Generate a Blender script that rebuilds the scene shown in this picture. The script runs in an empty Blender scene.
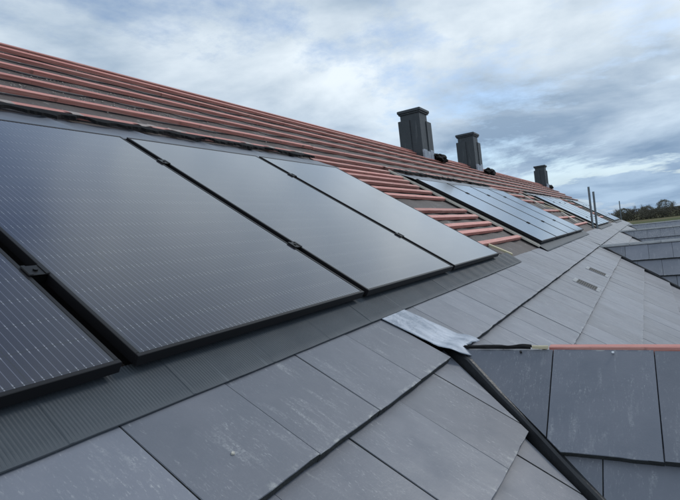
import bpy, bmesh, math, random
import numpy as np
from mathutils import Vector, Matrix, noise

random.seed(7)
S = bpy.context.scene
COL = S.collection

# ------------------------------------------------------------------ camera
TH = 0.5850884          # pitch of the main roof
PHI = math.radians(40)  # pitch of the cross gables
c_, s_ = math.cos(TH), math.sin(TH)
YAW, PIT, ROL, FOC = 0.5345017, -0.0081749, 0.1119705, 520.32
CAM = Vector((-0.7924857, -1.0445468, 0.2038619))
fw = Vector((math.cos(PIT)*math.cos(YAW), math.cos(PIT)*math.sin(YAW), math.sin(PIT)))
rt = fw.cross(Vector((0, 0, 1))).normalized()
dn = fw.cross(rt)
r2 = math.cos(ROL)*rt + math.sin(ROL)*dn
d2 = -math.sin(ROL)*rt + math.cos(ROL)*dn
cam = bpy.data.cameras.new('camera')
cam.sensor_width = 36
cam.lens = 36*FOC/680
cam.clip_start = 0.05
cam.clip_end = 20000
co = bpy.data.objects.new('camera', cam)
COL.objects.link(co)
M = Matrix((r2, -d2, -fw)).transposed().to_4x4()
M.translation = CAM
co.matrix_world = M
S.camera = co
S.render.resolution_x, S.render.resolution_y = 1024, 753

# ------------------------------------------------------------------ sky and sun
SUN_EL, SUN_AZ = math.radians(40), math.radians(120)   # azimuth clockwise from +Y
w = bpy.data.worlds.new('World')
S.world = w
w.use_nodes = True
nt = w.node_tree
nt.nodes.clear()
def wn(t, **kw):
    n = nt.nodes.new(t)
    for k, v in kw.items(): setattr(n, k, v)
    return n
def wmath(op, a, b=None):
    n = wn('ShaderNodeMath', operation=op)
    for i, x in enumerate((a, b)):
        if x is None: continue
        if isinstance(x, (int, float)): n.inputs[i].default_value = x
        else: nt.links.new(x, n.inputs[i])
    return n.outputs[0]
sky = wn('ShaderNodeTexSky', sky_type='NISHITA')
sky.sun_disc = False
sky.sun_elevation = SUN_EL
sky.sun_rotation = SUN_AZ
sky.air_density = 1.0
sky.dust_density = 0.6
sky.ozone_density = 1.5
tc = wn('ShaderNodeTexCoord')
sp = wn('ShaderNodeSeparateXYZ')
nt.links.new(tc.outputs['Generated'], sp.inputs[0])
zz = wmath('ADD', wmath('MAXIMUM', sp.outputs[2], 0.0), 0.16)
cb = wn('ShaderNodeCombineXYZ')
nt.links.new(wmath('DIVIDE', sp.outputs[0], zz), cb.inputs[0])
nt.links.new(wmath('DIVIDE', sp.outputs[1], zz), cb.inputs[1])
CLOUD_OFF = (-10.46, -35.68, 0.0)
mp = wn('ShaderNodeMapping')
mp.inputs['Location'].default_value = CLOUD_OFF
nt.links.new(cb.outputs[0], mp.inputs[0])
n1 = wn('ShaderNodeTexNoise')
n1.inputs['Scale'].default_value = 0.62
n1.inputs['Detail'].default_value = 9
n1.inputs['Roughness'].default_value = 0.64
n1.inputs['Distortion'].default_value = 0.2
nt.links.new(mp.outputs[0], n1.inputs['Vector'])
cov = wn('ShaderNodeValToRGB')
cov.color_ramp.elements[0].position = 0.405
cov.color_ramp.elements[0].color = (0.16, 0.16, 0.16, 1)
cov.color_ramp.elements[1].position = 0.505
nt.links.new(n1.outputs[0], cov.inputs[0])
n2 = wn('ShaderNodeTexNoise')
n2.inputs['Scale'].default_value = 1.1
n2.inputs['Detail'].default_value = 7
n2.inputs['Roughness'].default_value = 0.55
n2.inputs['Distortion'].default_value = 0.2
mp2 = wn('ShaderNodeMapping')
mp2.inputs['Location'].default_value = (15.92, -26.84, 4.0)
nt.links.new(cb.outputs[0], mp2.inputs[0])
nt.links.new(mp2.outputs[0], n2.inputs['Vector'])
ccol = wn('ShaderNodeValToRGB')
ccol.color_ramp.elements[0].position = 0.36
ccol.color_ramp.elements[0].color = (0.36, 0.47, 0.60, 1)
ccol.color_ramp.elements[1].position = 0.62
ccol.color_ramp.elements[1].color = (0.84, 0.93, 1.0, 1)
nt.links.new(n2.outputs[0], ccol.inputs[0])
cs = wn('ShaderNodeVectorMath', operation='SCALE')
cs.inputs['Scale'].default_value = 6.9
far = wn('ShaderNodeMapRange')         # far cloud bases turn blue-grey through the air
far.inputs[1].default_value, far.inputs[2].default_value = 0.05, 0.30
far.inputs[3].default_value, far.inputs[4].default_value = 1.0, 0.0
nt.links.new(sp.outputs[2], far.inputs[0])
fm_ = wn('ShaderNodeMix', data_type='RGBA', blend_type='MULTIPLY')
fm_.inputs['B'].default_value = (0.52, 0.63, 0.76, 1)
nt.links.new(far.outputs[0], fm_.inputs['Factor'])
nt.links.new(ccol.outputs[0], fm_.inputs['A'])
nt.links.new(fm_.outputs['Result'], cs.inputs[0])
mx = wn('ShaderNodeMix', data_type='RGBA')
hz = wn('ShaderNodeMapRange')          # distant cloud closes up towards the horizon
hz.inputs[1].default_value, hz.inputs[2].default_value = 0.02, 0.20
hz.inputs[3].default_value, hz.inputs[4].default_value = 0.92, 0.0
nt.links.new(sp.outputs[2], hz.inputs[0])
nt.links.new(wmath('MAXIMUM', cov.outputs[0], hz.outputs[0]), mx.inputs['Factor'])
nt.links.new(sky.outputs[0], mx.inputs['A'])
nt.links.new(cs.outputs[0], mx.inputs['B'])
bg = wn('ShaderNodeBackground')
bg.inputs['Strength'].default_value = 0.15
nt.links.new(mx.outputs['Result'], bg.inputs[0])
wo = wn('ShaderNodeOutputWorld')
nt.links.new(bg.outputs[0], wo.inputs[0])

sl = bpy.data.lights.new('sun', 'SUN')
sl.energy = 1.05
sl.angle = math.radians(11)
sl.color = (1.0, 0.975, 0.94)
so = bpy.data.objects.new('sun', sl)
COL.objects.link(so)
sd = Vector((math.sin(SUN_AZ)*math.cos(SUN_EL), math.cos(SUN_AZ)*math.cos(SUN_EL), math.sin(SUN_EL)))
so.rotation_euler = sd.to_track_quat('Z', 'Y').to_euler()
S.view_settings.view_transform = 'Standard'
S.view_settings.look = 'None'
S.view_settings.gamma = 1
S.view_settings.use_curve_mapping = False
S.view_settings.exposure = 0.0

# ------------------------------------------------------------------ materials
class Mat:
    """small helper round a node tree"""
    def __init__(self, name, rough=0.6, spec=0.5, metal=0.0, ior=1.5):
        self.m = bpy.data.materials.new(name)
        self.m.use_nodes = True
        self.t = self.m.node_tree
        self.b = self.t.nodes['Principled BSDF']
        self.b.inputs['Roughness'].default_value = rough
        self.b.inputs['Specular IOR Level'].default_value = spec
        self.b.inputs['Metallic'].default_value = metal
        self.b.inputs['IOR'].default_value = ior
        self._tc = None
    def n(self, t, **kw):
        n = self.t.nodes.new(t)
        for k, v in kw.items(): setattr(n, k, v)
        return n
    def put(self, sock, x):
        if hasattr(x, 'is_output'): self.t.links.new(x, sock)
        elif isinstance(x, tuple) and len(x) == 3 and sock.type == 'RGBA': sock.default_value = (*x, 1)
        else: sock.default_value = x
    def obj(self):
        if not self._tc: self._tc = self.n('ShaderNodeTexCoord')
        return self._tc.outputs['Object']
    def rnd(self):
        return self.n('ShaderNodeObjectInfo').outputs['Random']
    def math(self, op, a, b=0.0, c=0.0, clamp=False):
        n = self.n('ShaderNodeMath', operation=op, use_clamp=clamp)
        for i, x in enumerate((a, b, c)): self.put(n.inputs[i], x)
        return n.outputs[0]
    def coords(self, scale=(1, 1, 1), rand=0.0):
        m = self.n('ShaderNodeMapping')
        m.inputs['Scale'].default_value = scale
        v = self.obj()
        if rand:
            a = self.n('ShaderNodeVectorMath', operation='ADD')
            self.t.links.new(v, a.inputs[0])
            k = self.n('ShaderNodeVectorMath', operation='SCALE')
            k.inputs[0].default_value = (37.1, 53.7, 11.3)
            self.t.links.new(self.math('MULTIPLY', self.rnd(), rand), k.inputs['Scale'])
            self.t.links.new(k.outputs[0], a.inputs[1])
            v = a.outputs[0]
        self.t.links.new(v, m.inputs[0])
        return m.outputs[0]
    def noise(self, vec, scale, detail=4, rough=0.55, dist=0.0):
        n = self.n('ShaderNodeTexNoise')
        self.put(n.inputs['Vector'], vec)
        n.inputs['Scale'].default_value = scale
        n.inputs['Detail'].default_value = detail
        n.inputs['Roughness'].default_value = rough
        n.inputs['Distortion'].default_value = dist
        return n.outputs[0]
    def step(self, x, lo, hi, a=0.0, b=1.0):
        n = self.n('ShaderNodeMapRange')
        self.put(n.inputs[0], x)
        n.inputs[1].default_value, n.inputs[2].default_value = lo, hi
        n.inputs[3].default_value, n.inputs[4].default_value = a, b
        return n.outputs[0]
    def mix(self, f, a, b):
        n = self.n('ShaderNodeMix', data_type='RGBA')
        self.put(n.inputs['Factor'], f)
        self.put(n.inputs['A'], a)
        self.put(n.inputs['B'], b)
        return n.outputs['Result']
    def scale(self, col, f):
        n = self.n('ShaderNodeVectorMath', operation='SCALE')
        self.put(n.inputs[0], col)
        self.put(n.inputs['Scale'], f)
        return n.outputs[0]
    def color(self, x): self.put(self.b.inputs['Base Color'], x)
    def rough(self, x): self.put(self.b.inputs['Roughness'], x)
    def bump(self, h, strength=0.3, dist=0.01):
        n = self.n('ShaderNodeBump')
        n.inputs['Strength'].default_value = strength
        n.inputs['Distance'].default_value = dist
        self.put(n.inputs['Height'], h)
        self.t.links.new(n.outputs[0], self.b.inputs['Normal'])

def col3(m, c):
    n = m.n('ShaderNodeRGB'); n.outputs[0].default_value = (*c, 1); return n.outputs[0]

def tile_material():
    m = Mat('concrete_tile', spec=0.55)
    v = m.coords(rand=1.0)
    base = m.mix(m.step(m.noise(v, 5, 6, .65), .25, .75), (0.126, 0.142, 0.174), (0.180, 0.190, 0.224))
    base = m.scale(base, m.step(m.rnd(), 0, 1, .84, 1.15))
    # fine speckle
    base = m.mix(m.step(m.noise(v, 420, 2, .7), .62, .75, 0, .25), base, (0.24, 0.25, 0.27))
    # scuffs and cement dust: short streaks down the slope inside loose patches
    st = m.noise(m.coords((150, 34, 30), 1.0), 1.0, 5, .75, .6)
    patch = m.step(m.noise(v, 7.5, 4, .6), .42, .58)
    s1 = m.math('MULTIPLY', m.step(st, .53, .66), patch)
    fine = m.step(m.noise(m.coords((60, 28, 20), .7), 4.0, 4, .7), .45, .65)
    s1 = m.math('MULTIPLY', s1, fine)
    big = m.step(m.noise(m.coords((26, 5, 5), .3), 1.0, 4, .6, .3), .59, .70)
    s2 = m.math('MULTIPLY', big, m.step(m.noise(v, 170, 3, .75), .40, .62))
    s = m.math('MULTIPLY', m.math('MAXIMUM', s1, m.math('MULTIPLY', s2, .6)), .85)
    base = m.mix(s, base, (0.42, 0.43, 0.44))
    # pale chipped arris along the lower edge
    sp_ = m.n('ShaderNodeSeparateXYZ'); m.t.links.new(m.obj(), sp_.inputs[0])
    edge = m.math('MULTIPLY', m.step(sp_.outputs[1], .002, .022, 1, 0), m.step(m.noise(v, 34, 4, .65), .53, .66))
    base = m.mix(m.math('MULTIPLY', edge, .7), base, (0.40, 0.41, 0.40))
    m.color(base)
    m.rough(m.step(m.noise(v, 9, 4, .6), .3, .7, .40, .56))
    m.bump(m.math('ADD', m.noise(v, 160, 4, .6), m.math('MULTIPLY', m.noise(v, 14, 3), 1.5)), .10, .004)
    return m.m

def batten_material():
    m = Mat('red_treated_batten', rough=.58, spec=.5)
    v = m.coords(rand=1.0)
    g = m.step(m.noise(m.coords((3.5, 160, 160), 1.0), 1.0, 5, .7), .3, .7)
    base = m.mix(g, (0.42, 0.120, 0.100), (0.80, 0.38, 0.32))
    base = m.scale(base, m.step(m.rnd(), 0, 1, .76, 1.14))
    base = m.mix(m.step(m.noise(m.coords((1.6, 14, 14), 1.0), 1.5, 5, .7), .50, .68, 0, .5), base, (0.72, 0.46, 0.39))
    base = m.mix(m.step(m.noise(v, 11, 4, .65), .62, .72, 0, .7), base, (0.13, 0.075, 0.065))
    m.color(base)
    m.bump(g, .5, .003)
    return m.m

def felt_material():
    m = Mat('roof_underlay', rough=.7, spec=.35)
    v = m.coords()
    base = m.mix(m.noise(v, 2.1, 5, .6), (0.070, 0.060, 0.058), (0.140, 0.120, 0.114))
    base = m.mix(m.step(m.noise(v, 9, 5, .7), .60, .70, 0, .8), base, (0.30, 0.28, 0.27))
    base = m.mix(m.step(m.noise(m.coords((1, 1, 1)), 55, 3, .7), .66, .72, 0, .7), base, (0.45, 0.41, 0.37))
    m.color(base)
    m.bump(m.math('ADD', m.noise(m.coords((5, 1.6, 1)), 1.6, 4), m.math('MULTIPLY', m.noise(v, 40, 3), .3)), .5, .03)
    return m.m

def laminate_material():
    m = Mat('solar_glass', rough=.13, spec=.5, ior=1.45)
    m.b.inputs['Coat Weight'].default_value = 1.0
    m.b.inputs['Coat IOR'].default_value = 1.45
    m.b.inputs['Coat Roughness'].default_value = .13
    sp_ = m.n('ShaderNodeSeparateXYZ'); m.t.links.new(m.obj(), sp_.inputs[0])
    x, y = sp_.outputs[0], sp_.outputs[1]
    px, py = .1842, .0929
    def cellpos(c, m0, p):
        t = m.math('DIVIDE', m.math('SUBTRACT', c, m0), p)
        return m.math('FRACT', t)
    fx = m.math('MULTIPLY', cellpos(x, .0155, px), px)       # metres inside a cell
    # the middle gap of a half-cut module shifts the upper half by 14 mm
    up = m.math('GREATER_THAN', y, .861)
    ys = m.math('SUBTRACT', y, m.math('MULTIPLY', up, .014))
    fy = m.math('MULTIPLY', cellpos(ys, .0183, py), py)
    ins = m.math('MULTIPLY', m.math('LESS_THAN', fx, .182), m.math('LESS_THAN', fy, .091))
    mid = m.math('LESS_THAN', m.math('ABSOLUTE', m.math('SUBTRACT', y, .861)), .008)
    bx = m.math('MULTIPLY', m.math('FRACT', m.math('DIVIDE', fx, .0182)), .0182)
    d = m.math('ABSOLUTE', m.math('SUBTRACT', bx, .0091))
    line = m.step(d, .0004, .0011, 1, 0)
    line = m.math('MULTIPLY', line, ins)
    # solder pads brighten the ribbons at the cell ends
    dy = m.math('MINIMUM', fy, m.math('SUBTRACT', .091, fy))
    pad = m.math('MULTIPLY', m.step(dy, .004, .010, 1, 0), m.step(d, .0008, .0017, 1, 0))
    pad = m.math('MULTIPLY', pad, ins)
    v = m.coords(rand=1.0)
    cell = m.mix(m.noise(v, 2.2, 2), (0.008, 0.009, 0.026), (0.013, 0.012, 0.026))
    base = m.mix(ins, (0.006, 0.006, 0.009), cell)
    base = m.mix(m.math('MULTIPLY', line, .30), base, (0.34, 0.36, 0.46))
    base = m.mix(m.math('MULTIPLY', pad, .26), base, (0.60, 0.61, 0.66))
    # dust film: thin, heavier along the lower edge
    dust = m.math('MULTIPLY', m.step(m.noise(v, 3, 5, .6), .35, .75), .022)
    dust = m.math('ADD', dust, m.math('MULTIPLY', m.step(m.noise(v, 70, 4, .7), .66, .78), .05))
    base = m.mix(dust, base, (0.5, 0.48, 0.46))
    m.color(base)
    m.rough(m.step(m.noise(v, 4, 4, .6), .3, .7, .10, .17))
    return m.m

def plain(name, c, rough=.6, metal=0.0, spec=.5, var=.25, sc=8.0, bump=0.0, bsc=60):
    m = Mat(name, rough=rough, metal=metal, spec=spec)
    v = m.coords(rand=1.0)
    m.color(m.mix(m.noise(v, sc, 5, .6), tuple(k*(1-var) for k in c), tuple(min(1, k*(1+var)) for k in c)))
    if bump: m.bump(m.noise(v, bsc, 4), bump, .01)
    return m.m

def lead_material():
    m = Mat('lead_sheet', metal=.25, spec=.5)
    v = m.coords()
    st = m.noise(m.coords((9, 3.2, 3)), 1.6, 5, .62, .8)
    base = m.mix(m.step(st, .38, .64), (0.22, 0.26, 0.32), (0.46, 0.50, 0.57))
    base = m.mix(m.step(m.noise(v, 60, 4, .7), .55, .7, 0, .5), base, (0.48, 0.50, 0.53))
    m.color(base)
    m.rough(m.step(st, .3, .7, .42, .62))
    m.bump(m.math('ADD', m.noise(v, 26, 5, .6, 1.2), m.math('MULTIPLY', st, .6)), .45, .010)
    return m.m

def apron_material():
    m = Mat('flashing_apron', rough=.6, spec=.3)
    v = m.coords()
    base = m.mix(m.noise(v, 3.5, 5, .65), (0.050, 0.060, 0.070), (0.100, 0.114, 0.130))
    st = m.step(m.noise(m.coords((26, 2.5, 2)), 1.0, 4, .6), .62, .72, 0, .3)
    base = m.mix(st, base, (0.20, 0.225, 0.25))
    m.color(base)
    m.bump(m.noise(v, 90, 3), .2, .003)
    return m.m

def chimney_material():
    m = Mat('slate_cladding', rough=.55, spec=.45)
    v = m.coords(rand=1.0)
    sp_ = m.n('ShaderNodeSeparateXYZ'); m.t.links.new(m.obj(), sp_.inputs[0])
    base = m.mix(m.noise(v, 6, 5, .6), (0.030, 0.038, 0.046), (0.060, 0.070, 0.080))
    base = m.mix(m.step(m.noise(m.coords((14, 14, 1.5), 1.0), 1.0, 4, .6), .60, .72, 0, .5), base, (0.17, 0.18, 0.19))
    m.color(base)
    m.bump(m.noise(v, 30, 4), .35, .008)
    return m.m

def ground_material():
    m = Mat('field_ground', rough=.95, spec=.1)
    v = m.coords()
    base = m.mix(m.step(m.noise(v, .012, 4, .5), .42, .58), (0.060, 0.082, 0.028), (0.135, 0.112, 0.062))
    base = m.mix(m.step(m.noise(v, .35, 5, .65), .4, .7, 0, .5), base, (0.085, 0.095, 0.038))
    m.color(base)
    return m.m

MT = dict(tile=tile_material(), batten=batten_material(), felt=felt_material(), glass=laminate_material(),
    frame=plain('black_anodised_frame', (0.010, 0.010, 0.012), .45, 0, .28, .3),
    tray=plain('black_plastic_tray', (0.010, 0.010, 0.011), .6),
    clamp=plain('black_clamp', (0.012, 0.012, 0.013), .4, .5),
    lead=lead_material(), apron=apron_material(), chimney=chimney_material(), ground=ground_material(),
    tile_edge=plain('shaded_tile_edge', (0.052, 0.056, 0.056), .85, 0, .3, .55, 45, .7, 120),  # uncoated edge concrete, with the shade under each course painted in
    rib=plain('black_valley_rib', (0.022, 0.024, 0.027), .42, 0, .5, .4, 20, .2),
    dark=plain('torn_felt', (0.010, 0.010, 0.011), .85, 0, .15, .5, 30, .5, 40),
    pale=plain('pale_torn_felt', (0.36, 0.31, 0.29), .8, 0, .3, .35, 30, .4),
    topflash=plain('top_flashing', (0.17, 0.185, 0.215), .40, .25, .5, .30, 5, .3, 14),
    wood=plain('pale_timber', (0.62, 0.55, 0.38), .7, 0, .3, .25, 14),
    trim=plain('cream_trim', (0.58, 0.55, 0.48), .6, 0, .4, .25, 14),
    cap=plain('mortar_capping', (0.34, 0.35, 0.36), .8, 0, .3, .4, 12),
    dust=plain('cement_dusted_tile', (0.36, 0.37, 0.38), .8, 0, .3, .5, 25),
    steel=plain('galvanised_tube', (0.20, 0.235, 0.255), .45, .7, .5, .3, 12),
    nail_mark=plain('bright_nail', (0.75, 0.77, 0.80), .3, .8),
    rubble=plain('mortar_crumb', (0.40, 0.36, 0.33), .9, 0, .2, .3, 40),
    wall=plain('rendered_wall', (0.45, 0.43, 0.40), .9, 0, .2, .12, 2, .2),
    bark=plain('bark', (0.12, 0.105, 0.09), .9, 0, .2, .3, 3),
    twig=plain('bare_twigs', (0.150, 0.128, 0.105), .9, 0, .2, .3, 1),
    leaf=plain('evergreen_leaf', (0.110, 0.105, 0.078), .8, 0, .3, .4, 1),
    hedge=plain('hedge_leaf', (0.105, 0.095, 0.074), .9, 0, .2, .45, .12),
    hill=plain('hill_wood', (0.055, 0.065, 0.060), .95, 0, .1, .35, .01))

# ------------------------------------------------------------------ object helpers
def new(name, verts, faces, mat, parent=None, mw=None, smooth=False, mesh=None):
    if mesh is None:
        mesh = bpy.data.meshes.new(name)
        mesh.from_pydata([tuple(v) for v in verts], [], faces)
        mesh.validate()
        if smooth:
            mesh.polygons.foreach_set('use_smooth', [True]*len(mesh.polygons))
        mesh.materials.append(mat)
    o = bpy.data.objects.new(name, mesh)
    COL.objects.link(o)
    if parent: o.parent = parent
    if mw is not None: o.matrix_local = mw
    return o
def empty(name, mw=None):
    o = bpy.data.objects.new(name, None)
    o.empty_display_size = .1
    COL.objects.link(o)
    if mw is not None: o.matrix_world = mw
    return o
def tag(o, label=None, cat=None, group=None, kind=None):
    if label: o['label'] = label
    if cat: o['category'] = cat
    if group: o['group'] = group
    if kind: o['kind'] = kind
    return o
class MB:
    def __init__(self): self.v = []; self.f = []
    def add(self, vs, fs):
        k = len(self.v)
        self.v += [tuple(x) for x in vs]
        self.f += [tuple(i+k for i in f) for f in fs]
        return self
    def box(self, x0, x1, y0, y1, z0, z1, mw=None, ch=0.0):
        if ch:
            vs = []
            for z, e in ((z0, ch), (z0+ch, 0), (z1-ch, 0), (z1, ch)):
                vs += [(x0+e, y0+e, z), (x1-e, y0+e, z), (x1-e, y1-e, z), (x0+e, y1-e, z)]
            fs = [(3, 2, 1, 0), (12, 13, 14, 15)]
            for r in range(3):
                for i in range(4):
                    j = (i+1) % 4
                    fs.append((r*4+i, r*4+j, r*4+4+j, r*4+4+i))
        else:
            vs = [(x, y, z) for z in (z0, z1) for x, y in ((x0, y0), (x1, y0), (x1, y1), (x0, y1))]
            fs = [(3, 2, 1, 0), (4, 5, 6, 7)] + [(i, (i+1) % 4, (i+1) % 4+4, i+4) for i in range(4)]
        if mw is not None: vs = [mw @ Vector(v) for v in vs]
        return self.add(vs, fs)
    def tube(self, a, b, ra, rb, n=6, cap=False):
        a, b = Vector(a), Vector(b)
        d = (b-a).normalized()
        p = d.orthogonal().normalized(); q = d.cross(p)
        vs = []
        for c, r in ((a, ra), (b, rb)):
            for i in range(n):
                t = 2*math.pi*i/n
                vs.append(c + r*(math.cos(t)*p + math.sin(t)*q))
        fs = [(i, (i+1) % n, (i+1) % n+n, i+n) for i in range(n)]
        if cap: fs += [tuple(range(n-1, -1, -1)), tuple(range(n, 2*n))]
        return self.add(vs, fs)
    def obj(self, name, mat, parent=None, mw=None, smooth=False):
        return new(name, self.v, self.f, mat, parent, mw, smooth)

EX, EY, EZ = Vector((1, 0, 0)), Vector((0, c_, s_)), Vector((0, -s_, c_))
def frame_mat(ex, ey, ez, o):
    m = Matrix((ex, ey, ez)).transposed().to_4x4()
    m.translation = o
    return m
def RP(u, v, n=0.0): return EX*u + EY*v + EZ*n      # point on / above the main slope
def RM(u, v, n=0.0): return frame_mat(EX, EY, EZ, RP(u, v, n))
ROOF = RM(0, 0, 0)

# ------------------------------------------------------------------ constants of the place
GAUGE, TW, TL, TT, DROP = 0.365, 0.317, 0.422, 0.024, 0.0275
NT = -0.045                    # height of the tiles' lower edges, measured from the panel glass
V0 = -0.437                    # lower edge of the first tile course under the flashing
U0, U1 = -3.2, 28.6            # ends of the terrace
VR = 3.97                      # ridge
VE = -2.63                     # eaves
NF = -0.08                     # underlay
GUA = [(1.27, -0.40), (8.98, -0.45), (16.55, -0.45), (24.1, -0.45)]
KV = s_/math.tan(PHI)
GOUT = 3.1                     # how far the wings project
RIDGE = RP(0, VR, NF)
GROUND_Z = -6.4

# ------------------------------------------------------------------ ground, hills
def ground():
    mb = MB()
    R = [0, 40, 90, 160, 260, 400, 700, 1500, 4000, 9000]
    N = 48
    vs = [(0, 0, GROUND_Z)]
    for r in R[1:]:
        for i in range(N):
            a = 2*math.pi*i/N
            x, y = r*math.cos(a), r*math.sin(a)
            z = GROUND_Z
            if 150 < r < 2000: z += 0.5*noise.noise((x*.006, y*.006, 3.0))
            vs.append((x, y, z))
    fs = [(0, 1+i, 1+(i+1) % N) for i in range(N)]
    for k in range(len(R)-2):
        for i in range(N):
            a = 1+k*N+i; b = 1+k*N+(i+1) % N
            fs.append((a, a+N, b+N, b))
    mb.add(vs, fs)
    tag(mb.obj('ground', MT['ground'], smooth=True), kind='structure')
ground()
def hills():
    mb = MB()
    N = 160
    for i in range(N+1):
        a = math.radians(-130 + 150*i/N)
        h = 20 + 14*noise.noise((i*.05, 0, 0)) + 5*noise.noise((i*.31, 2, 0)) + 1.6*noise.noise((i*1.7, 5, 0))
        h *= min(1, max(0.12, (N*.885-i)/12.0))
        for r, z in ((2300, GROUND_Z-1), (2500, GROUND_Z+4+h*.55), (2700, GROUND_Z+6+h), (3200, GROUND_Z-1)):
            mb.v.append((r*math.cos(a), r*math.sin(a), z))
    for i in range(N):
        for k in range(3):
            mb.f.append((i*4+k, i*4+k+1, i*4+5+k, i*4+4+k))
    tag(mb.obj('hills', MT['hill'], smooth=True), kind='structure')
hills()

# ------------------------------------------------------------------ tiles
def clip(poly, a, b, c):
    """keep a*x + b*y <= c"""
    out = []
    for i in range(len(poly)):
        p, q = poly[i], poly[(i+1) % len(poly)]
        fp, fq = a*p[0]+b*p[1]-c, a*q[0]+b*q[1]-c
        if fp <= 0: out.append(p)
        if fp*fq < 0:
            t = fp/(fp-fq)
            out.append((p[0]+t*(q[0]-p[0]), p[1]+t*(q[1]-p[1])))
    return out
def area(poly): return .5*sum(poly[i][0]*poly[(i+1) % len(poly)][1]-poly[(i+1) % len(poly)][0]*poly[i][1] for i in range(len(poly)))
def tile_geo(poly, rough_edge=True, rng=random):
    """a tile as a chamfered slab on the polygon (x across, y up the slope), top falls towards its head"""
    pts = []
    for i in range(len(poly)):
        p, q = poly[i], poly[(i+1) % len(poly)]
        pts.append(p)
        if rough_edge and abs(p[1]) < 1e-6 and abs(q[1]) < 1e-6 and abs(q[0]-p[0]) > .1:
            for k in range(1, 7):
                t = k/7 + rng.uniform(-.05, .05)
                pts.append((p[0]+t*(q[0]-p[0]), rng.uniform(-.0012, .0018)))
    n = len(pts)
    cx, cy = sum(p[0] for p in pts)/n, sum(p[1] for p in pts)/n
    def z(y): return -DROP*y/GAUGE
    top, mid, bot = [], [], []
    for x, y in pts:
        d = math.hypot(cx-x, cy-y) or 1
        e = .0016
        top.append((x+(cx-x)/d*e, y+(cy-y)/d*e, z(y)))
        mid.append((x, y, z(y)-.0018))
        bot.append((x, y, z(y)-TT))
    vs = top+mid+bot
    fs = [tuple(range(n)), tuple(range(3*n-1, 2*n-1, -1))]
    for i in range(n):
        j = (i+1) % n
        fs.append((n+i, n+j, j, i))
        fs.append((2*n+i, 2*n+j, n+j, n+i))
    return vs, fs
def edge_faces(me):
    """rough uncoated edges, darkened to paint in the shade under each course"""
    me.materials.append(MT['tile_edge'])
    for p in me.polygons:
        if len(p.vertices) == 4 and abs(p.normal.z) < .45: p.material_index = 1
FULL = [(0.0014, 0), (TW-.0014, 0), (TW-.0014, TL), (0.0014, TL)]
FULL_MESHES = []
for k in range(4):
    me = bpy.data.meshes.new('roof_tile')
    vs, fs = tile_geo(FULL)
    me.from_pydata(vs, [], fs)
    me.materials.append(MT['tile'])
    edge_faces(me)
    FULL_MESHES.append(me)
def jitter_mat():
    return Matrix.Translation((random.uniform(-.0006, .0006), random.uniform(-.002, .002), random.uniform(-.0007, .0007))) @ Matrix.Rotation(random.uniform(-.0022, .0022), 4, 'Z') @ Matrix.Rotation(random.uniform(-.004, .004), 4, 'X') @ Matrix.Rotation(random.uniform(-.003, .003), 4, 'Y')
def put_tile(parent, mw, poly, bulk=None):
    if area(poly) < .0012: return
    full = abs(area(poly)-area(FULL)) < 1e-7
    mw = mw @ jitter_mat()
    if bulk is not None:
        vs, fs = tile_geo(poly, False)
        bulk.add([mw @ Vector(v) for v in vs], fs)
    elif full:
        new('roof_tile', None, None, None, parent, mw, mesh=random.choice(FULL_MESHES))
    else:
        vs, fs = tile_geo(poly)
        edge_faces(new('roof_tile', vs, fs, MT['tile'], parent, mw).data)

# ------------------------------------------------------------------ the terrace
B = empty('terrace_building', Matrix.Translation((12, 0, GROUND_Z)))
tag(B, 'long terrace roof stripped to red battens above grey flat tiles, with cross gables', 'building')
BI = B.matrix_world.inverted()
def part(mb, name, mat, smooth=False, parent=None):
    o = mb.obj(name, mat, parent or B, None, smooth)
    if not parent: o.matrix_local = BI
    return o

# walls under the roof
mb = MB()
ye = RP(0, VE).y + .25
yb = 2*RIDGE.y - ye
mb.box(U0+.1, U1-.1, ye, yb, GROUND_Z-.2, RP(0, VE).z-.05)
for x in (U0+.1, U1-.1):
    mb.add([(x, ye, RP(0, VE).z-.05), (x, yb, RP(0, VE).z-.05), (x, RIDGE.y, RIDGE.z-.12), (x+.2*(1 if x < 5 else -1), ye, RP(0, VE).z-.05), (x+.2*(1 if x < 5 else -1), yb, RP(0, VE).z-.05), (x+.2*(1 if x < 5 else -1), RIDGE.y, RIDGE.z-.12)],
        [(0, 1, 2), (5, 4, 3), (0, 2, 5, 3), (1, 4, 5, 2)])
part(mb, 'outer_wall', MT['wall'])

# lower deck, and the back slope
mb = MB()
a, b_ = RP(0, VE, -.118), RP(0, .06, -.118)
mb.add([(U0, a.y, a.z), (U1, a.y, a.z), (U1, b_.y, b_.z), (U0, b_.y, b_.z)], [(0, 1, 2, 3)])
yy = 2*RIDGE.y - RP(0, VE).y
mb.add([(U0, RIDGE.y, RIDGE.z-.01), (U1, RIDGE.y, RIDGE.z-.01), (U1, yy, RP(0, VE, NF).z), (U0, yy, RP(0, VE, NF).z)], [(0, 1, 2, 3)])
MAIN = part(mb, 'main_roof', MT['dark'])
MI = MAIN.matrix_world.inverted()      # identity in world after matrix_local = BI
def mparent(o_mw): return o_mw

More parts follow.
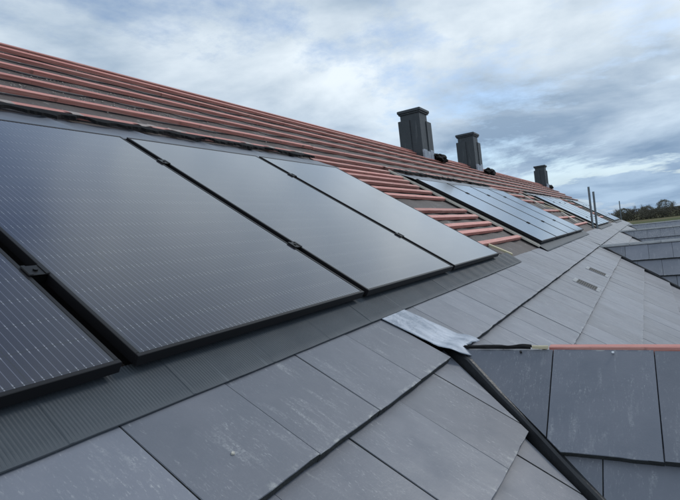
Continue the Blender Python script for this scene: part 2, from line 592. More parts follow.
# underlay sheet over rafters: sags a little between them
mb = MB()
us = np.arange(U0, U1+.001, .1)
vs_ = np.arange(-.02, VR+.001, .066)
nu, nv = len(us), len(vs_)
for u in us:
    for v in vs_:
        sag = -.016*(.5-.5*math.cos(2*math.pi*u/.6))*(.35+.9*abs(noise.noise((math.floor(u/.6)*3.7, math.floor(v/.33)*2.3, 1)))) + .006*noise.noise((u*3, v*3, 0)) - .003
        mb.v.append(RP(u, min(v, VR), NF+sag-.001))
for i in range(nu-1):
    for j in range(nv-1):
        mb.f.append((i*nv+j, (i+1)*nv+j, (i+1)*nv+j+1, i*nv+j+1))
part(mb, 'underlay', MT['felt'], True, MAIN)

# main-slope tiles
BULK_U = 13.2
bulk = MB()
for row in range(6):
    v_low = V0 - row*GAUGE
    u = -.110 - (TW/2 if row % 2 else 0)
    while u > U0: u -= TW
    while u < U1 - .02:
        uc = u + TW/2
        polys = [FULL]
        for ua, va in GUA:
            # clip on whichever side of the wing the tile lies
            m0 = .028
            nxt = []
            for poly in polys:
                if uc < ua - 4 or uc > ua + 4: nxt.append(poly); continue
                # near valley:  u <= ua - (va - v)*KV - m0   with v = v_low + y
                near = clip(poly, 1.0, -KV, ua - (va - v_low)*KV - m0 - u)
                far = clip(poly, -1.0, -KV, -(ua + (va - v_low)*KV + m0 - u))
                if area(near) > area(poly)*.999 or area(far) > area(poly)*.999: nxt.append(poly)
                else:
                    if v_low + TL*.5 > va:
                        nxt.append(near if area(near) > area(far) else far)
                    else:
                        for q in (near, far):
                            if len(q) > 2 and area(q) > .0015: nxt.append(q)
            polys = nxt
        for poly in polys:
            mw = RM(u, v_low, NT)
            isb = uc > BULK_U or row > 4
            put_tile(MAIN, mw, poly, bulk if isb else None)
        u += TW
o = part(bulk, 'distant_roof_tiles', MT['tile'], False, MAIN)
tag(o, kind='stuff')

# battens over the bare upper slope (rows run the full length in joined pieces)
def batten(u0, u1, v, ntop=-.048, wdt=.05, thk=.030, mat='batten', name='batten', rot=0.0, parent=None):
    L = u1-u0
    mb = MB()
    k = max(2, int(L/.5))
    vs = []
    for i in range(k+1):
        x = L*i/k
        dz = random.uniform(-.0012, .0012); dy = random.uniform(-.0018, .0018)
        vs += [(x, -wdt/2+dy, -thk), (x, -wdt/2+dy, -.002+dz), (x, -wdt/2+.002+dy, dz), (x, wdt/2-.002+dy, dz), (x, wdt/2+dy, -.002+dz), (x, wdt/2+dy, -thk)]
    fs = []
    for i in range(k):
        for j in range(6):
            a = i*6+j; b = i*6+(j+1) % 6
            fs.append((a, a+6, b+6, b))
    fs += [(0, 1, 2, 3, 4, 5), tuple(k*6+j for j in (5, 4, 3, 2, 1, 0))]
    return new(name, vs, fs, MT[mat], parent or MAIN, RM(u0, v, ntop) @ Matrix.Rotation(rot, 4, 'Z'))
ROWS = [2.215, 2.545, 2.895, 3.24, 3.56, 3.835]
for i, v in enumerate(ROWS):
    u = U0 + .05 + random.uniform(0, .6)
    first = True
    u = U0 + .02
    while u < U1-.1:
        L = random.choice((3.6, 4.2, 4.8)) if not first else random.uniform(1.6, 4)
        first = False
        e = min(u+L, U1-.02)
        batten(u, e-.004, v+random.uniform(-.008, .008), -.047+random.uniform(-.002, .002), .05)
        u = e
# ridge batten and ridge board
u = U0+.02
while u < U1-.1:
    e = min(u+4.4, U1-.02)
    batten(u, e-.004, VR-.035, -.036, .05, .044)
    u = e
# short battens in the bare strips between the arrays
GAPV = [.236, .43, .585, .75, .917, 1.256, 1.42, 1.575, 1.72, 1.87, 2.03]
for (g0, g1, vsx) in ((3.52, 5.40, GAPV), (10.32, 13.66, GAPV[::2]), (18.6, 21.75, GAPV[1::2])):
    for v in vsx:
        batten(g0+random.uniform(0, .06), g1-random.uniform(0, .10), v+random.uniform(-.01, .01), -.047, .054, .030, rot=random.uniform(-.008, .008))

# vent tiles: louvred grilles let into the second course
for u in (4.36, 5.56):
    mw = RM(u, V0-GAUGE, NT) @ Matrix.Rotation(-math.atan(DROP/GAUGE), 4, 'X') @ Matrix.Translation((0, .045, 0))
    mb = MB()
    mb.box(-.012, 0, -.012, .212, -.004, .0035, ch=.001).box(.235, .247, -.012, .212, -.004, .0035, ch=.001)
    vent = mb.obj('roof_vent', MT['tile'], MAIN, mw)
    MB().box(.0005, .2345, .188, .222, -.004, .0030, ch=.001).obj('vent_end', MT['dust'], vent)
    MB().box(.0005, .2345, -.022, .010, -.004, .0030, ch=.001).obj('vent_end', MT['dust'], vent)
    MB().box(.0005, .2345, .0105, .1875, -.004, .0018).obj('vent_mesh', MT['tray'], vent)
    for k in range(9):
        y = .018+k*.0192
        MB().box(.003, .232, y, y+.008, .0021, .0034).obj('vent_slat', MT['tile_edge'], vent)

# ------------------------------------------------------------------ cross gables
def gable(idx, ua, va):
    zr = RP(0, va, NT).z + .027
    n_main = -.068/c_
    a0 = (n_main - zr + .027)/math.tan(TH)                   # where the ridge dies into the main slope
    ka = math.sin(PHI)/math.tan(TH)
    dmax = (zr - RP(0, VE).z)/math.sin(PHI)
    apex = Vector((ua, 0, zr))
    eyN, ezN = Vector((math.cos(PHI), 0, math.sin(PHI))), Vector((-math.sin(PHI), 0, math.cos(PHI)))
    eyF, ezF = Vector((-math.cos(PHI), 0, math.sin(PHI))), Vector((math.sin(PHI), 0, math.cos(PHI)))
    # deck (both slopes) and the end wall
    mb = MB()
    off = -.055
    def P(side, a, d, n): 
        ey, ez = (eyN, ezN) if side < 0 else (eyF, ezF)
        return apex - ey*d + ez*n + Vector((0, -a, 0))
    for side in (-1, 1):
        q = [P(side, a0-.06, .03, off), P(side, GOUT, .03, off), P(side, GOUT, dmax, off), P(side, a0-.06+ka*dmax, dmax, off)]
        mb.add(q, [(0, 1, 2, 3)])
    hw = dmax*math.cos(PHI)-.2
    ze = zr-dmax*math.sin(PHI)
    y1, y0 = -GOUT+.12, -a0-1.2
    mb.add([(ua-hw, y1, GROUND_Z-.2), (ua+hw, y1, GROUND_Z-.2), (ua+hw, y1, ze+.05), (ua, y1, zr-.12), (ua-hw, y1, ze+.05),
            (ua-hw, y0, GROUND_Z-.2), (ua+hw, y0, GROUND_Z-.2), (ua+hw, y0, ze+.05), (ua-hw, y0, ze+.05)],
           [(0, 1, 2, 3, 4), (1, 6, 7, 2), (0, 4, 8, 5)])
    g = part(mb, 'gable_roof', MT['dark'])
    bulk = MB()
    D0 = .445
    for side in (-1, 1):
        ey, ez = (eyN, ezN) if side < 0 else (eyF, ezF)
        ex = Vector((0, -1, 0)) if side < 0 else Vector((0, 1, 0))
        for row in range(5):
            d = D0 + row*GAUGE
            if d > dmax+.1: break
            w_ = .325
            a = .70 - 6*w_ - (w_/2 if row % 2 else 0)
            while a < GOUT-.02:
                hd = TL if row else D0-.030
                if side < 0:
                    poly = [(0.0015, 0), (w_-.0015, 0), (w_-.0015, hd), (.0015, hd)]
                    # a >= a0 + ka*d_here + margin ; d_here = d - y
                    poly = clip(poly, -1, -ka, -(a0 + ka*d + .046 - a))
                    poly = clip(poly, 1, 0, GOUT - a)
                    mw = frame_mat(ex, ey, ez, apex - ey*d + Vector((0, -a, 0)))
                else:
                    poly = [(-w_+.0015, 0), (-.0015, 0), (-.0015, hd), (-w_+.0015, hd)]
                    poly = clip(poly, 1, -ka, -(a0 + ka*d + .030 - a))
                    poly = clip(poly, -1, 0, GOUT - a)
                    mw = frame_mat(ex, ey, ez, apex - ey*d + Vector((0, -a, 0)))
                if len(poly) > 2 and area(poly) > .0015:
                    isb = idx > 1 or side > 0 or row > 3
                    put_tile(g, mw, poly, bulk if isb else None)
                a += w_
    o = part(bulk, 'distant_roof_tiles' if idx > 1 else 'far_slope_tiles', MT['tile'], False, g)
    tag(o, kind='stuff')
    # valley: lining and the raised black rib on each side
    for side in (-1, 1):
        mb = MB()
        smax = va - VE - .05
        prof = [(-.021, -.03), (-.018, .020), (-.010, .030), (.004, .031), (.012, .022), (.016, -.03)]
        N = 26
        line = []
        for i in range(N+1):
            s = .015 + (smax-.015)*i/N
            line.append(RP(ua + side*(s*KV - .004), va - s, -.052 + (.0012*math.sin(i*1.7) if i else -.02)))
        dirv = (line[-1]-line[0]).normalized()
        up = Vector((0, -s_*.6, 1)).normalized()
        lat = dirv.cross(up).normalized()
        up = lat.cross(dirv).normalized()
        for p in line:
            wob = .0015*noise.noise(p*9)
            for (l, h) in prof: mb.v.append(p + lat*(l+wob) + up*(h*.72))
        K = len(prof)
        for i in range(N):
            for j in range(K-1):
                mb.f.append((i*K+j, i*K+j+1, i*K+K+j+1, i*K+K+j))
        mb.f.append(tuple(range(K))); mb.f.append(tuple(N*K+j for j in range(K-1, -1, -1)))
        part(mb, 'valley_rib', MT['rib'], False, g)
        # flat lining strips either side of the rib
        mb = MB()
        q = [RP(ua + side*(s*KV+dx), va - s, -.088) for s in (.02, smax) for dx in (-.07, .03)]
        mb.add(q, [(0, 1, 3, 2)])
        part(mb, 'valley_lining', MT['rib'], False, g)
    return g, apex, a0
GB = [gable(i, ua, va) for i, (ua, va) in enumerate(GUA)]

# bare ridge of the first wing: red batten, torn felt and splintered end
g, apex, a0 = GB[0]
def ybatten(g, apex, a_0, a_1, dz, mat, name, wdt=.05, thk=.03, dx=.0):
    mb = MB()
    k = max(2, int((a_1-a_0)/.25))
    for i in range(k+1):
        y = -(a_0+(a_1-a_0)*i/k)
        j = random.uniform(-.001, .001)
        x = apex.x+dx
        z = apex.z+dz+j
        mb.v += [(x-wdt/2, y, z-thk), (x-wdt/2, y, z-.003), (x-wdt/2+.003, y, z), (x+wdt/2-.003, y, z), (x+wdt/2, y, z-.003), (x+wdt/2, y, z-thk)]
    for i in range(k):
        for j in range(6):
            a = i*6+j; b = i*6+(j+1) % 6
            mb.f.append((a, b, b+6, a+6))
    mb.f += [(5, 4, 3, 2, 1, 0), tuple(k*6+j for j in range(6))]
    fr = frame_mat(Vector((0, -1, 0)), Vector((1, 0, 0)), Vector((0, 0, 1)), Vector((apex.x, -a_0, apex.z)))
    fi = fr.inverted()
    return new(name, [fi @ Vector(v) for v in mb.v], mb.f, MT[mat], g, fr)
ybatten(g, apex, .685, GOUT-.02, -.032, 'batten', 'ridge_batten', .045, .03, dx=.028)
for k in range(5):
    ybatten(g, apex, .625+.010*k, .685-.004*k-.002, -.026-.003*k, 'wood', 'splintered_end', .010, .012, dx=.0+.009*k)
def ridge_felt(g, apex, a_0, a_1):
    mb = MB()
    N = 30
    for i in range(N+1):
        y = -(a_0+(a_1-a_0)*i/N)
        for j in range(8):
            t = math.pi*j/7
            r = .012*(1+.45*noise.noise((y*18, j*.8, 1)))
            mb.v.append((apex.x+.012+math.cos(t)*r*1.3, y, apex.z-.040+math.sin(t)*r))
    for i in range(N):
        for j in range(7):
            mb.f.append((i*8+j, i*8+8+j, i*8+9+j, i*8+j+1))
    part(mb, 'ridge_felt', MT['dark'], True, g)
ridge_felt(g, apex, a0+.01, .62)
# finished ridges further on: pale mortar line of capping pieces
for gi in (1, 2, 3):
    g2, ap2, a2 = GB[gi]
    a = a2+.02
    while a < GOUT-.05:
        L = min(.44, GOUT-.01-a)
        mb = MB()
        cap = [(-.045, -.072), (-.042, -.058), (-.010, -.030), (.010, -.030), (.042, -.058), (.045, -.072)]
        for y in (-a-.004, -a-L+.004):
            for (x, z) in cap: mb.v.append((ap2.x+x, y, ap2.z+z+.012))
        for j in range(5): mb.f.append((j, j+1, 7+j, 6+j))
        mb.f += [tuple(range(5, -1, -1)), tuple(range(6, 12))]
        part(mb, 'ridge_cap', MT['cap'], False, g2)
        a += L
# first wing's tiles: a bright nailhead, and a black disc painting an empty hole
mb = MB().tube((0, 0, -.004), (0, 0, .003), .0045, .0045, 10, True)
eyN, ezN = Vector((math.cos(PHI), 0, math.sin(PHI))), Vector((-math.sin(PHI), 0, math.cos(PHI)))
for (a, d, mt) in ((.90, .045, 'nail_mark'), (.585, .045, 'tray')):
    o = new('nail_mark', mb.v, mb.f, MT[mt], g, frame_mat(Vector((0, -1, 0)), eyN, ezN, apex - eyN*d + Vector((0, -a, 0)) + ezN*(-.0235)))

# ------------------------------------------------------------------ chimneys
def chimney(x, y=3.0, label=''):
    base = RP(0, 3.2).z
    mb = MB()
    mb.box(x+.045, x+.50, y+.045, y+.50, 1.55, 2.99, ch=.006)
    sh = part(mb, 'chimney', MT['chimney'])
    sh['label'] = label
    mb = MB().box(x, x+.58, y, y+.55, 2.985, 3.055, ch=.012)
    mb.box(x+.02, x+.56, y+.02, y+.53, 2.955, 2.984, ch=.004)
    part(mb, 'chimney_cap', MT['chimney'], False, sh)
    mb = MB().box(x+.018, x+.30, y+.285, y+.555, 1.6, 2.83, ch=.008)
    part(mb, 'side_cladding', MT['chimney'], False, sh)
    mb = MB().box(x+.40, x+.70, y+.025, y+.40, 1.6, 2.80, ch=.008)
    part(mb, 'side_cladding', MT['chimney'], False, sh)
    mb = MB()
    for k, h in enumerate((.10, .075, .12)):
        mb.box(x-.02+.2*k, x+.17+.2*k, y-.012, y+.03, RP(0, 3.46).z-.02, RP(0, 3.46).z+h+.10, ch=.004)
    part(mb, 'base_flashing', MT['lead'], False, sh)
chimney(10.14, label='dark clad chimney nearest the bare batten strip')
chimney(14.32, label='dark clad chimney standing between the other two')
chimney(26.7, label='small dark clad chimney at the far roof end')

# ------------------------------------------------------------------ solar panels
PW, PL, PG, FT = 1.134, 1.722, 0.043, 0.031
def frame_geo():
    mb = MB()
    w = .012
    mb.box(0, PW, 0, w, -FT, 0, ch=.0012).box(0, PW, PL-w, PL, -FT, 0, ch=.0012)
    mb.box(0, w, w+.0004, PL-w-.0004, -FT, -.0003, ch=.0012).box(PW-w, PW, w+.0004, PL-w-.0004, -FT, -.0003, ch=.0012)
    return mb
fm = frame_geo()
FRAME_ME = bpy.data.meshes.new('frame'); FRAME_ME.from_pydata(fm.v, [], fm.f); FRAME_ME.materials.append(MT['frame'])
lm = MB().box(.0122, PW-.0122, .0122, PL-.0122, -.008, -.0018)
LAM_ME = bpy.data.meshes.new('laminate'); LAM_ME.from_pydata(lm.v, [], lm.f); LAM_ME.materials.append(MT['glass'])
tm = MB().box(.035, PW-.035, .03, PL-.03, -.088, -FT-.0005)
TRAY_ME = bpy.data.meshes.new('mounting_tray'); TRAY_ME.from_pydata(tm.v, [], tm.f); TRAY_ME.materials.append(MT['tray'])
cm = MB()
cm.box(-.0275, .0275, -.024, .024, .0006, .004, ch=.001)
cm.box(-.0205, .0205, -.022, .022, -.030, .0003)
cm.box(-.0275, -.016, -.024, .024, .0044, .0065, ch=.0008)
cm.box(.016, .0275, -.024, .024, .0044, .0065, ch=.0008)
cm.tube((0, 0, .004), (0, 0, .008), .0065, .0065, 8, True)
CL_ME = bpy.data.meshes.new('clamp'); CL_ME.from_pydata(cm.v, [], cm.f); CL_ME.materials.append(MT['clamp'])
def panel(u, label, group, right_clamps=True, dn=0.0):
    r = empty('solar_panel', RM(u, 0, dn) @ Matrix.Rotation(random.uniform(-.0006, .0006), 4, 'Z'))
    tag(r, label, 'solar panel', group)
    new('frame', None, None, None, r, mesh=FRAME_ME)
    new('laminate', None, None, None, r, mesh=LAM_ME)
    new('mounting_tray', None, None, None, r, mesh=TRAY_ME)
    for v in (.415, 1.365):
        if right_clamps: new('clamp', None, None, None, r, Matrix.Translation((PW+PG/2, v, 0)), mesh=CL_ME)
    return r
ORD = ('first', 'second', 'third', 'fourth')
ARR = []
panel(-PG-PW, 'dark navy solar panel with bright busbar lines, farthest in its row from bare batten strip', 'panels of the large near row', True, -.003)
panel(0, 'black solar panel with a clamp on both sides, third from the bare batten strip', 'panels of the large near row')
panel(PW+PG, 'grey reflecting solar panel, second from the wide bare batten strip, in row beside lead sheet', 'panels of the large near row')
panel(2*(PW+PG), 'pale reflecting solar panel bordering the wide bare batten strip, beside the timber offcut', 'panels of the large near row', False)
for (u0, what, grp) in ((5.52, 'row below the two nearer chimneys', 'panels of the row below the nearer chimneys'),
                        (13.78, 'row just beyond the paired scaffold poles', 'panels of the row beyond the paired poles'),
                        (21.9, 'row at far roof end below smallest chimney', 'panels of the row at the far roof end')):
    for k in range(4):
        lab = '%s solar panel from the strip side of %s' % (ORD[k], what)
        panel(u0+k*(PW+PG), lab, grp, k < 3)
ARRAYS = [(-PG-PW, 3*PW+2*PG), (5.52, 5.52+4*PW+3*PG), (13.78, 13.78+4*PW+3*PG), (21.9, 21.9+4*PW+3*PG)]

# ------------------------------------------------------------------ flashings round the arrays
AL = ['ribbed grey flashing strip under the large near panel row', 'grey flashing strip under the panel row below the nearer chimneys',
      'grey flashing strip under panels beyond the paired scaffold poles', 'grey flashing strip under the farthest panel row']
TLb = ['smooth grey top flashing above the large near panel row', 'top flashing above the panel row below the nearer chimneys',
       'top flashing above panels beyond the paired scaffold poles', 'top flashing above the farthest panel row']
for i, (a, b) in enumerate(ARRAYS):
    ext = .50 if i == 0 else .30
    u0, u1 = a-.08, b+ext
    step = .0021 if i == 0 else .03
    prof = [(-.118, -.0635), (-.117, -.0610), (-.09, -.0595), (-.055, -.0575), (-.02, -.0555), (.0, -.054), (.035, -.053)]
    mb = MB()
    n = int((u1-u0)/step)
    K = len(prof)
    for k in range(n+1):
        u = u0+k*step
        rib = .0008*math.sin(2*math.pi*u/.0085) if i == 0 else 0
        seam = abs(((u+.06) % .317)-.158) < .004
        for j, (v, nn) in enumerate(prof):
            wv = .0012*noise.noise((u*4, v*6, i)) + .0018*noise.noise((u*1.3, 0, i+9))
            dv = .0012*noise.noise((u*9, 3, i)) if j < 2 else 0
            mb.v.append(RP(u, v+dv, nn + (rib if j > 1 else 0) + wv*(j > 0) + (.0012 if seam and j > 0 else 0)))
    for k in range(n):
        for j in range(K-1):
            mb.f.append((k*K+j, k*K+K+j, k*K+K+j+1, k*K+j+1))
    o = mb.obj('flashing_apron', MT['apron'], smooth=(i > 0))
    tag(o, AL[i], 'flashing')
    # top flashing: from the panel heads up under the felt
    mb = MB()
    step = .02 if i == 0 else .06
    u0, u1 = a-.06, b+.10
    n = int((u1-u0)/step)
    prof = [(PL+.004, -.012), (PL+.02, -.009), (PL+.10, -.022), (PL+.20, -.038), (PL+.34, -.058)]
    K = len(prof)
    for k in range(n+1):
        u = u0+k*step
        ph = (u/.58) % 1.0
        fold = .009*math.exp(-((ph-.5)/.05)**2)
        for j, (v, nn) in enumerate(prof):
            mb.v.append(RP(u + .25*j*.02, v, nn + (fold + .004*noise.noise((u*3, v*4, i)))*(j > 1)))
    for k in range(n):
        for j in range(K-1):
            mb.f.append((k*K+j, k*K+K+j, k*K+K+j+1, k*K+j+1))
    o = mb.obj('top_flashing', MT['topflash'], smooth=True)
    tag(o, TLb[i], 'flashing')
    # ragged felt hanging over the flashing's head: black torn edge that also paints the shadow gap, with pale fringe
    for (nm, mt, v_lo, amp, nn, lift) in (('torn_felt_edge', 'dark', 2.02, .055, -.022, .020), ('pale_felt_fringe', 'pale', 2.145, .055, -.034, .003)):
        mb = MB()
        st = .018 if i == 0 else .05
        n = int((u1-u0-.02)/st)
        for k in range(n+1):
            u = u0+k*st
            r = noise.noise((u*6.0, 1.3, i*3+len(nm))) + .5*noise.noise((u*19, 4.3, i)) + .35*noise.noise((u*47, 6, i))
            vl = v_lo + amp*r
            li = max(0, noise.noise((u*5, 9, i)))*lift
            pr = [(vl, nn+li-.012), (vl+.008, nn+li+.004), (max(vl+.03, v_lo+.06), nn+.002), (v_lo+.125, nn-.012)] if mt == 'dark' else [(vl, nn+li), (vl+.012, nn+li+.004), (max(vl+.03, v_lo+.04), nn+.002), (v_lo+.075, nn-.006)]
            for (v, q) in pr: mb.v.append(RP(u, v, q))
        for k in range(n):
            if mt == 'pale' and noise.noise(((u0+k*st)*6.5, 2.2, i)) < .18: continue
            for j in range(3):
                mb.f.append((k*4+j, k*4+4+j, k*4+5+j, k*4+j+1))
        o = part(mb, nm, MT[mt], False, MAIN)
        if mt == 'pale': tag(o, kind='stuff')
    # side trims: cream strip and black upstand up the left side of the later arrays
    if i > 0:
        mb = MB().box(0, .022, 0, 2.10, -.025, 0, ch=.002)
        o = mb.obj('side_trim', MT['trim'], None, RM(a-.125, -.02, -.040))
        tag(o, 'cream timber trim running up the roof beside %s' % ('the paired chimneys panel row', 'panels beyond the paired poles', 'the farthest panel row')[i-1], 'trim strip')
        mb = MB().box(0, .06, 0, 2.02, -.035, 0, ch=.002)
        o = mb.obj('side_gutter', MT['tray'], None, RM(a-.088, .0, -.040))
        tag(o, 'black side gutter next to cream trim at %s' % ('the paired chimneys panel row', 'panels beyond the paired poles', 'the farthest panel row')[i-1], 'gutter')

# ------------------------------------------------------------------ lead saddle over the first wing's ridge end
def lead():
    NU, NV = 16, 34
    mb = MB()
    tl, tr = Vector((1.140, -.106)), Vector((1.375, -.106))
    bl, br = Vector((1.185, -.425)), Vector((1.45, -.462))
    for j in range(NV+1):
        t = j/NV
        for i in range(NU+1):
            s = i/NU
            p = (tl*(1-s)+tr*s)*(1-t) + (bl*(1-s)+br*s)*t
            # torn pointed tongue in the middle of the lower end
            if t > .8:
                k = (t-.8)/.2
                p.y -= .05*k*math.exp(-((s-.22)/.16)**2)*1.2 + .01*k*noise.noise((s*9, 0, 3))
                p.x += .012*k*noise.noise((s*6, 1, 2))
            vy = p.y
            h = NT - DROP*(max(0, vy-V0))/GAUGE + .0045
            crump = .004*noise.noise((s*3.1, t*5, 7)) + .0018*noise.noise((s*9, t*14, 2))
            h += max(-.001, crump)*(.15+.85*t*t)
            if vy < -.37:
                q = min(1, (-.37-vy)/.09)
                h += .020*math.sin(q*math.pi*.6) - .004*q + .005*noise.noise((s*5, t*6, 11))*q
            mb.v.append(RP(p.x, p.y, h))
    for j in range(NV):
        for i in range(NU):
            a = j*(NU+1)+i
            mb.f.append((a, a+NU+1, a+NU+2, a+1))
    o = mb.obj('lead_sheet', MT['lead'], smooth=True)
    md = o.modifiers.new('thickness', 'SOLIDIFY'); md.thickness = .0022; md.offset = 1
    tag(o, 'crumpled pale grey lead sheet laid over tiles at head of black valley rib', 'lead sheet')
lead()

# ------------------------------------------------------------------ loose things on the roof
mb = MB().box(0, .035, 0, .24, -.018, 0, ch=.002)
tag(mb.obj('timber_offcut', MT['wood'], None, RM(4.06, -.01, -.050) @ Matrix.Rotation(.55, 4, 'Z')), 'pale yellow timber offcut lying below the red battens of the bare strip', 'timber')
random.seed(21)
for k, (u, v, lab) in enumerate(((11.15, 3.62, 'dark heap of crumpled flashing beside chimney nearest the bare batten strip'),
                                 (15.35, 3.50, 'dark heap of crumpled flashing beside the middle chimney'),
                                 (27.75, 3.62, 'small dark heap of crumpled flashing beside the farthest chimney'))):
    bm = bmesh.new()
    bmesh.ops.create_icosphere(bm, subdivisions=4, radius=1)
    for vv in bm.verts:
        p = vv.co.copy()
        r = 1 + .38*noise.noise(p*1.7+Vector((k*5, 0, 0))) + .22*noise.noise(p*4.3+Vector((k*9, 2, 0)))
        vv.co = Vector((p.x*.42*r, p.y*.13*r, max(p.z*.10*r, -.06)))
    me = bpy.data.meshes.new('flashing_heap'); bm.to_mesh(me); bm.free()
    me.materials.append(MT['dark'])
    o = bpy.data.objects.new('flashing_heap', me); COL.objects.link(o)
    o.matrix_world = RM(u, v, -.055+.058)
    tag(o, lab, 'debris heap')
# scattered mortar crumbs between the upper battens
rub = MB()
for k in range(420):
    if k < 230: u, v = random.gauss(1.75, .5), random.choice((2.72, 2.73, 3.06, 3.07))+random.uniform(-.09, .1)
    else: u, v = random.uniform(.3, 14), random.uniform(2.3, 3.8)
    r = random.uniform(.0018, .006)
    mw = RM(u, v, NF+r*.3) @ Matrix.Rotation(random.uniform(0, 6), 4, (random.random(), random.random(), 1))
    rub.box(-r, r, -r*.8, r*.8, -r*.6, r*.6, mw)
tag(rub.obj('mortar_rubble', MT['rubble']), 'pale mortar crumbs scattered between the upper red battens', 'rubble', kind='stuff')
cr = MB()
bmx = bmesh.new()
bmesh.ops.create_icosphere(bmx, subdivisions=2, radius=.0042)
for vv in bmx.verts: vv.co *= 1+.35*noise.noise(vv.co*400)
cr.add([vv.co[:] for vv in bmx.verts], [tuple(q.index for q in f.verts) for f in bmx.faces])
bmx.free()
tag(cr.obj('mortar_crumb', MT['trim'], None, RM(.03, -.314, NT-DROP*.123/GAUGE+.003)), 'single pale mortar crumb lying on a grey tile below the ribbed flashing', 'crumb')
# broken tile pieces and slats in the second bare strip
for k, (u, v, r, mt, lab) in enumerate(((12.3, .55, .5, 'trim', 'pale slat lying askew low in the strip before the paired poles'),
                                (12.9, 1.0, -.3, 'wood', 'yellowish slat lying midway up the strip before the paired poles'),
                                (12.2, 1.45, .9, 'trim', 'pale slat lying high in the strip before the paired poles'))):
    MBX = MB().box(-.5, .5, -.03, .03, 0, .022, ch=.003)
    tag(MBX.obj('loose_slat', MT[mt], None, RM(u, v, -.052) @ Matrix.Rotation(r, 4, 'Z')), lab, 'timber')

# scaffold poles
for (u, v, h, lab) in ((13.05, .03, 1.0, 'taller steel scaffold pole of the pair rising by the panels'),
                       (13.42, -.047, .93, 'shorter steel scaffold pole of the pair rising by the panels'),
                       (28.45, -.03, .95, 'lone scaffold pole at the far end of the roof')):
    p = RP(u, v, -.09)
    mb = MB()
    N = 14
    prof = [(0, .024), (h, .024), (h, .019), (h-.12, .019)]
    for (z, r) in prof:
        for i in range(N):
            t = 2*math.pi*i/N
            mb.v.append((r*math.cos(t), r*math.sin(t), z))
    for k in range(3):
        for i in range(N):
            mb.f.append((k*N+i, k*N+(i+1) % N, k*N+N+(i+1) % N, k*N+N+i))
    o = mb.obj('scaffold_pole', MT['steel'], None, Matrix.Translation(p) @ Matrix.Rotation(random.uniform(-.012, .012), 4, 'Y'))
    tag(o, lab, 'scaffold pole')

# ------------------------------------------------------------------ trees, hedge
def bare_tree(x, y, h, seed, label):
    rng = random.Random(seed)
    tr, cr = MB(), MB()
    def grow(p, d, L, r, lev):
        segs = 3
        for k in range(segs):
            d = (d + Vector((rng.uniform(-.16, .16), rng.uniform(-.16, .16), rng.uniform(-.02, .12)))).normalized()
            q = p + d*L/segs
            (tr if lev < 2 else cr).tube(p, q, r*(1-.22*k), r*(1-.22*(k+1)), 5 if lev < 2 else 3)
            if lev < 4 and (k > 0 or lev > 0):
                for b in range(3 if lev else 2):
                    a = rng.uniform(0, 6.28)
                    o = d.orthogonal().normalized()
                    side = (o*math.cos(a) + d.cross(o)*math.sin(a))
                    nd = (d*.75 + side*rng.uniform(.5, .9) + Vector((0, 0, .18))).normalized()
                    grow(q, nd, L*rng.uniform(.5, .72), r*.5, lev+1)
            p = q
    grow(Vector((0, 0, -.3)), Vector((0, 0, 1)), h*.42, h*.022, 0)
    r = empty('bare_tree', Matrix.Translation((x, y, GROUND_Z)))
    tag(r, label, 'tree', 'trees along the far field edge')
    tr.obj('trunk', MT['bark'], r)
    cr.obj('crown', MT['twig'], r)
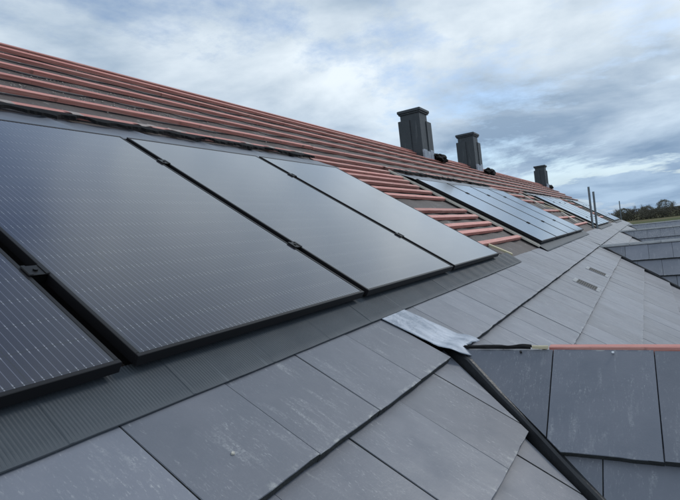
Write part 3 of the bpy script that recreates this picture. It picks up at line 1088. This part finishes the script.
def bushy_tree(x, y, h, wd, seed, label):
    rng = random.Random(seed)
    r = empty('evergreen_tree', Matrix.Translation((x, y, GROUND_Z)))
    tag(r, label, 'tree', 'trees along the far field edge')
    mb = MB().tube((0, 0, -.3), (0, 0, h*.5), .35, .18, 6)
    for k in range(7):
        a = rng.uniform(0, 6.28)
        mb.tube((0, 0, h*rng.uniform(.15, .4)), (math.cos(a)*wd*.3, math.sin(a)*wd*.3, h*rng.uniform(.5, .8)), .12, .04, 5)
    mb.obj('trunk', MT['bark'], r)
    cr = MB()
    for k in range(4200):
        a = rng.uniform(0, 6.28); t = rng.random()
        rad = wd*.5*math.sqrt(max(0, 1-(2*t-1)**2))*rng.uniform(.35, 1)**.6
        rad *= 1+.55*noise.noise((math.cos(a)*2, math.sin(a)*2, t*4+seed))
        p = Vector((math.cos(a)*rad, math.sin(a)*rad, h*.12 + h*.88*t*(1+.16*noise.noise((math.cos(a)*3, math.sin(a)*3, seed)))))
        d1 = Vector((rng.gauss(0, 1), rng.gauss(0, 1), rng.gauss(0, 1))).normalized()*rng.uniform(.12, .34)
        d2 = d1.orthogonal().normalized()*rng.uniform(.10, .26)
        cr.add([p-d1, p-d2, p+d1, p+d2], [(0, 1, 2, 3)])
    cr.obj('crown', MT['leaf'], r)
bt = [(338, 23, 12.0, 'tall bare tree showing above the far panel row'),
      (350, 14, 11.5, 'bare tree just left of the lone scaffold pole'),
      (345, 31, 11.0, 'outermost bare tree behind the roof slope'),
      (352, -1, 12.4, 'spreading bare tree between the lone pole and the round evergreen'),
      (341, 6.5, 11.8, 'thin bare tree rising right behind the lone scaffold pole'),
      (356, -13, 11.5, 'bare tree just beyond the round evergreen'),
      (349, -24, 10.5, 'low bare tree in front of the wooded hill')]
for k, (x, y, h, lab) in enumerate(bt): bare_tree(x*1.5, y*1.5, h*1.24, 40+k, lab)
bushy_tree(504, -14.2, 14.2, 13, 3, 'round evergreen tree standing tallest in the hedge')
bushy_tree(503, -2.0, 10.6, 15, 4, 'low dark evergreen between spreading bare tree and round evergreen')
bushy_tree(507, 15, 10.8, 15, 5, 'low evergreen tree beside the lone scaffold pole')
rng = random.Random(5)
hb = MB()
for k in range(44000):
    y = rng.uniform(-150, 150)
    hh = 8.6 + 2.2*noise.noise((y*.11, 0, 0)) + .9*noise.noise((y*.6, 3, 0))
    x = 513 + rng.uniform(-4, 4) + 4*noise.noise((y*.02, 7, 0))
    p = Vector((x, y, GROUND_Z + hh*rng.random()))
    d1 = Vector((rng.gauss(0, 1), rng.gauss(0, 1), rng.gauss(0, 1))).normalized()*rng.uniform(.2, .6)
    d2 = d1.orthogonal().normalized()*rng.uniform(.12, .35)
    hb.add([p-d1, p-d2, p+d1, p+d2], [(0, 1, 2, 3)])
tag(hb.obj('hedge', MT['hedge']), 'dark winter hedge along the far field edge', 'hedge', kind='stuff')
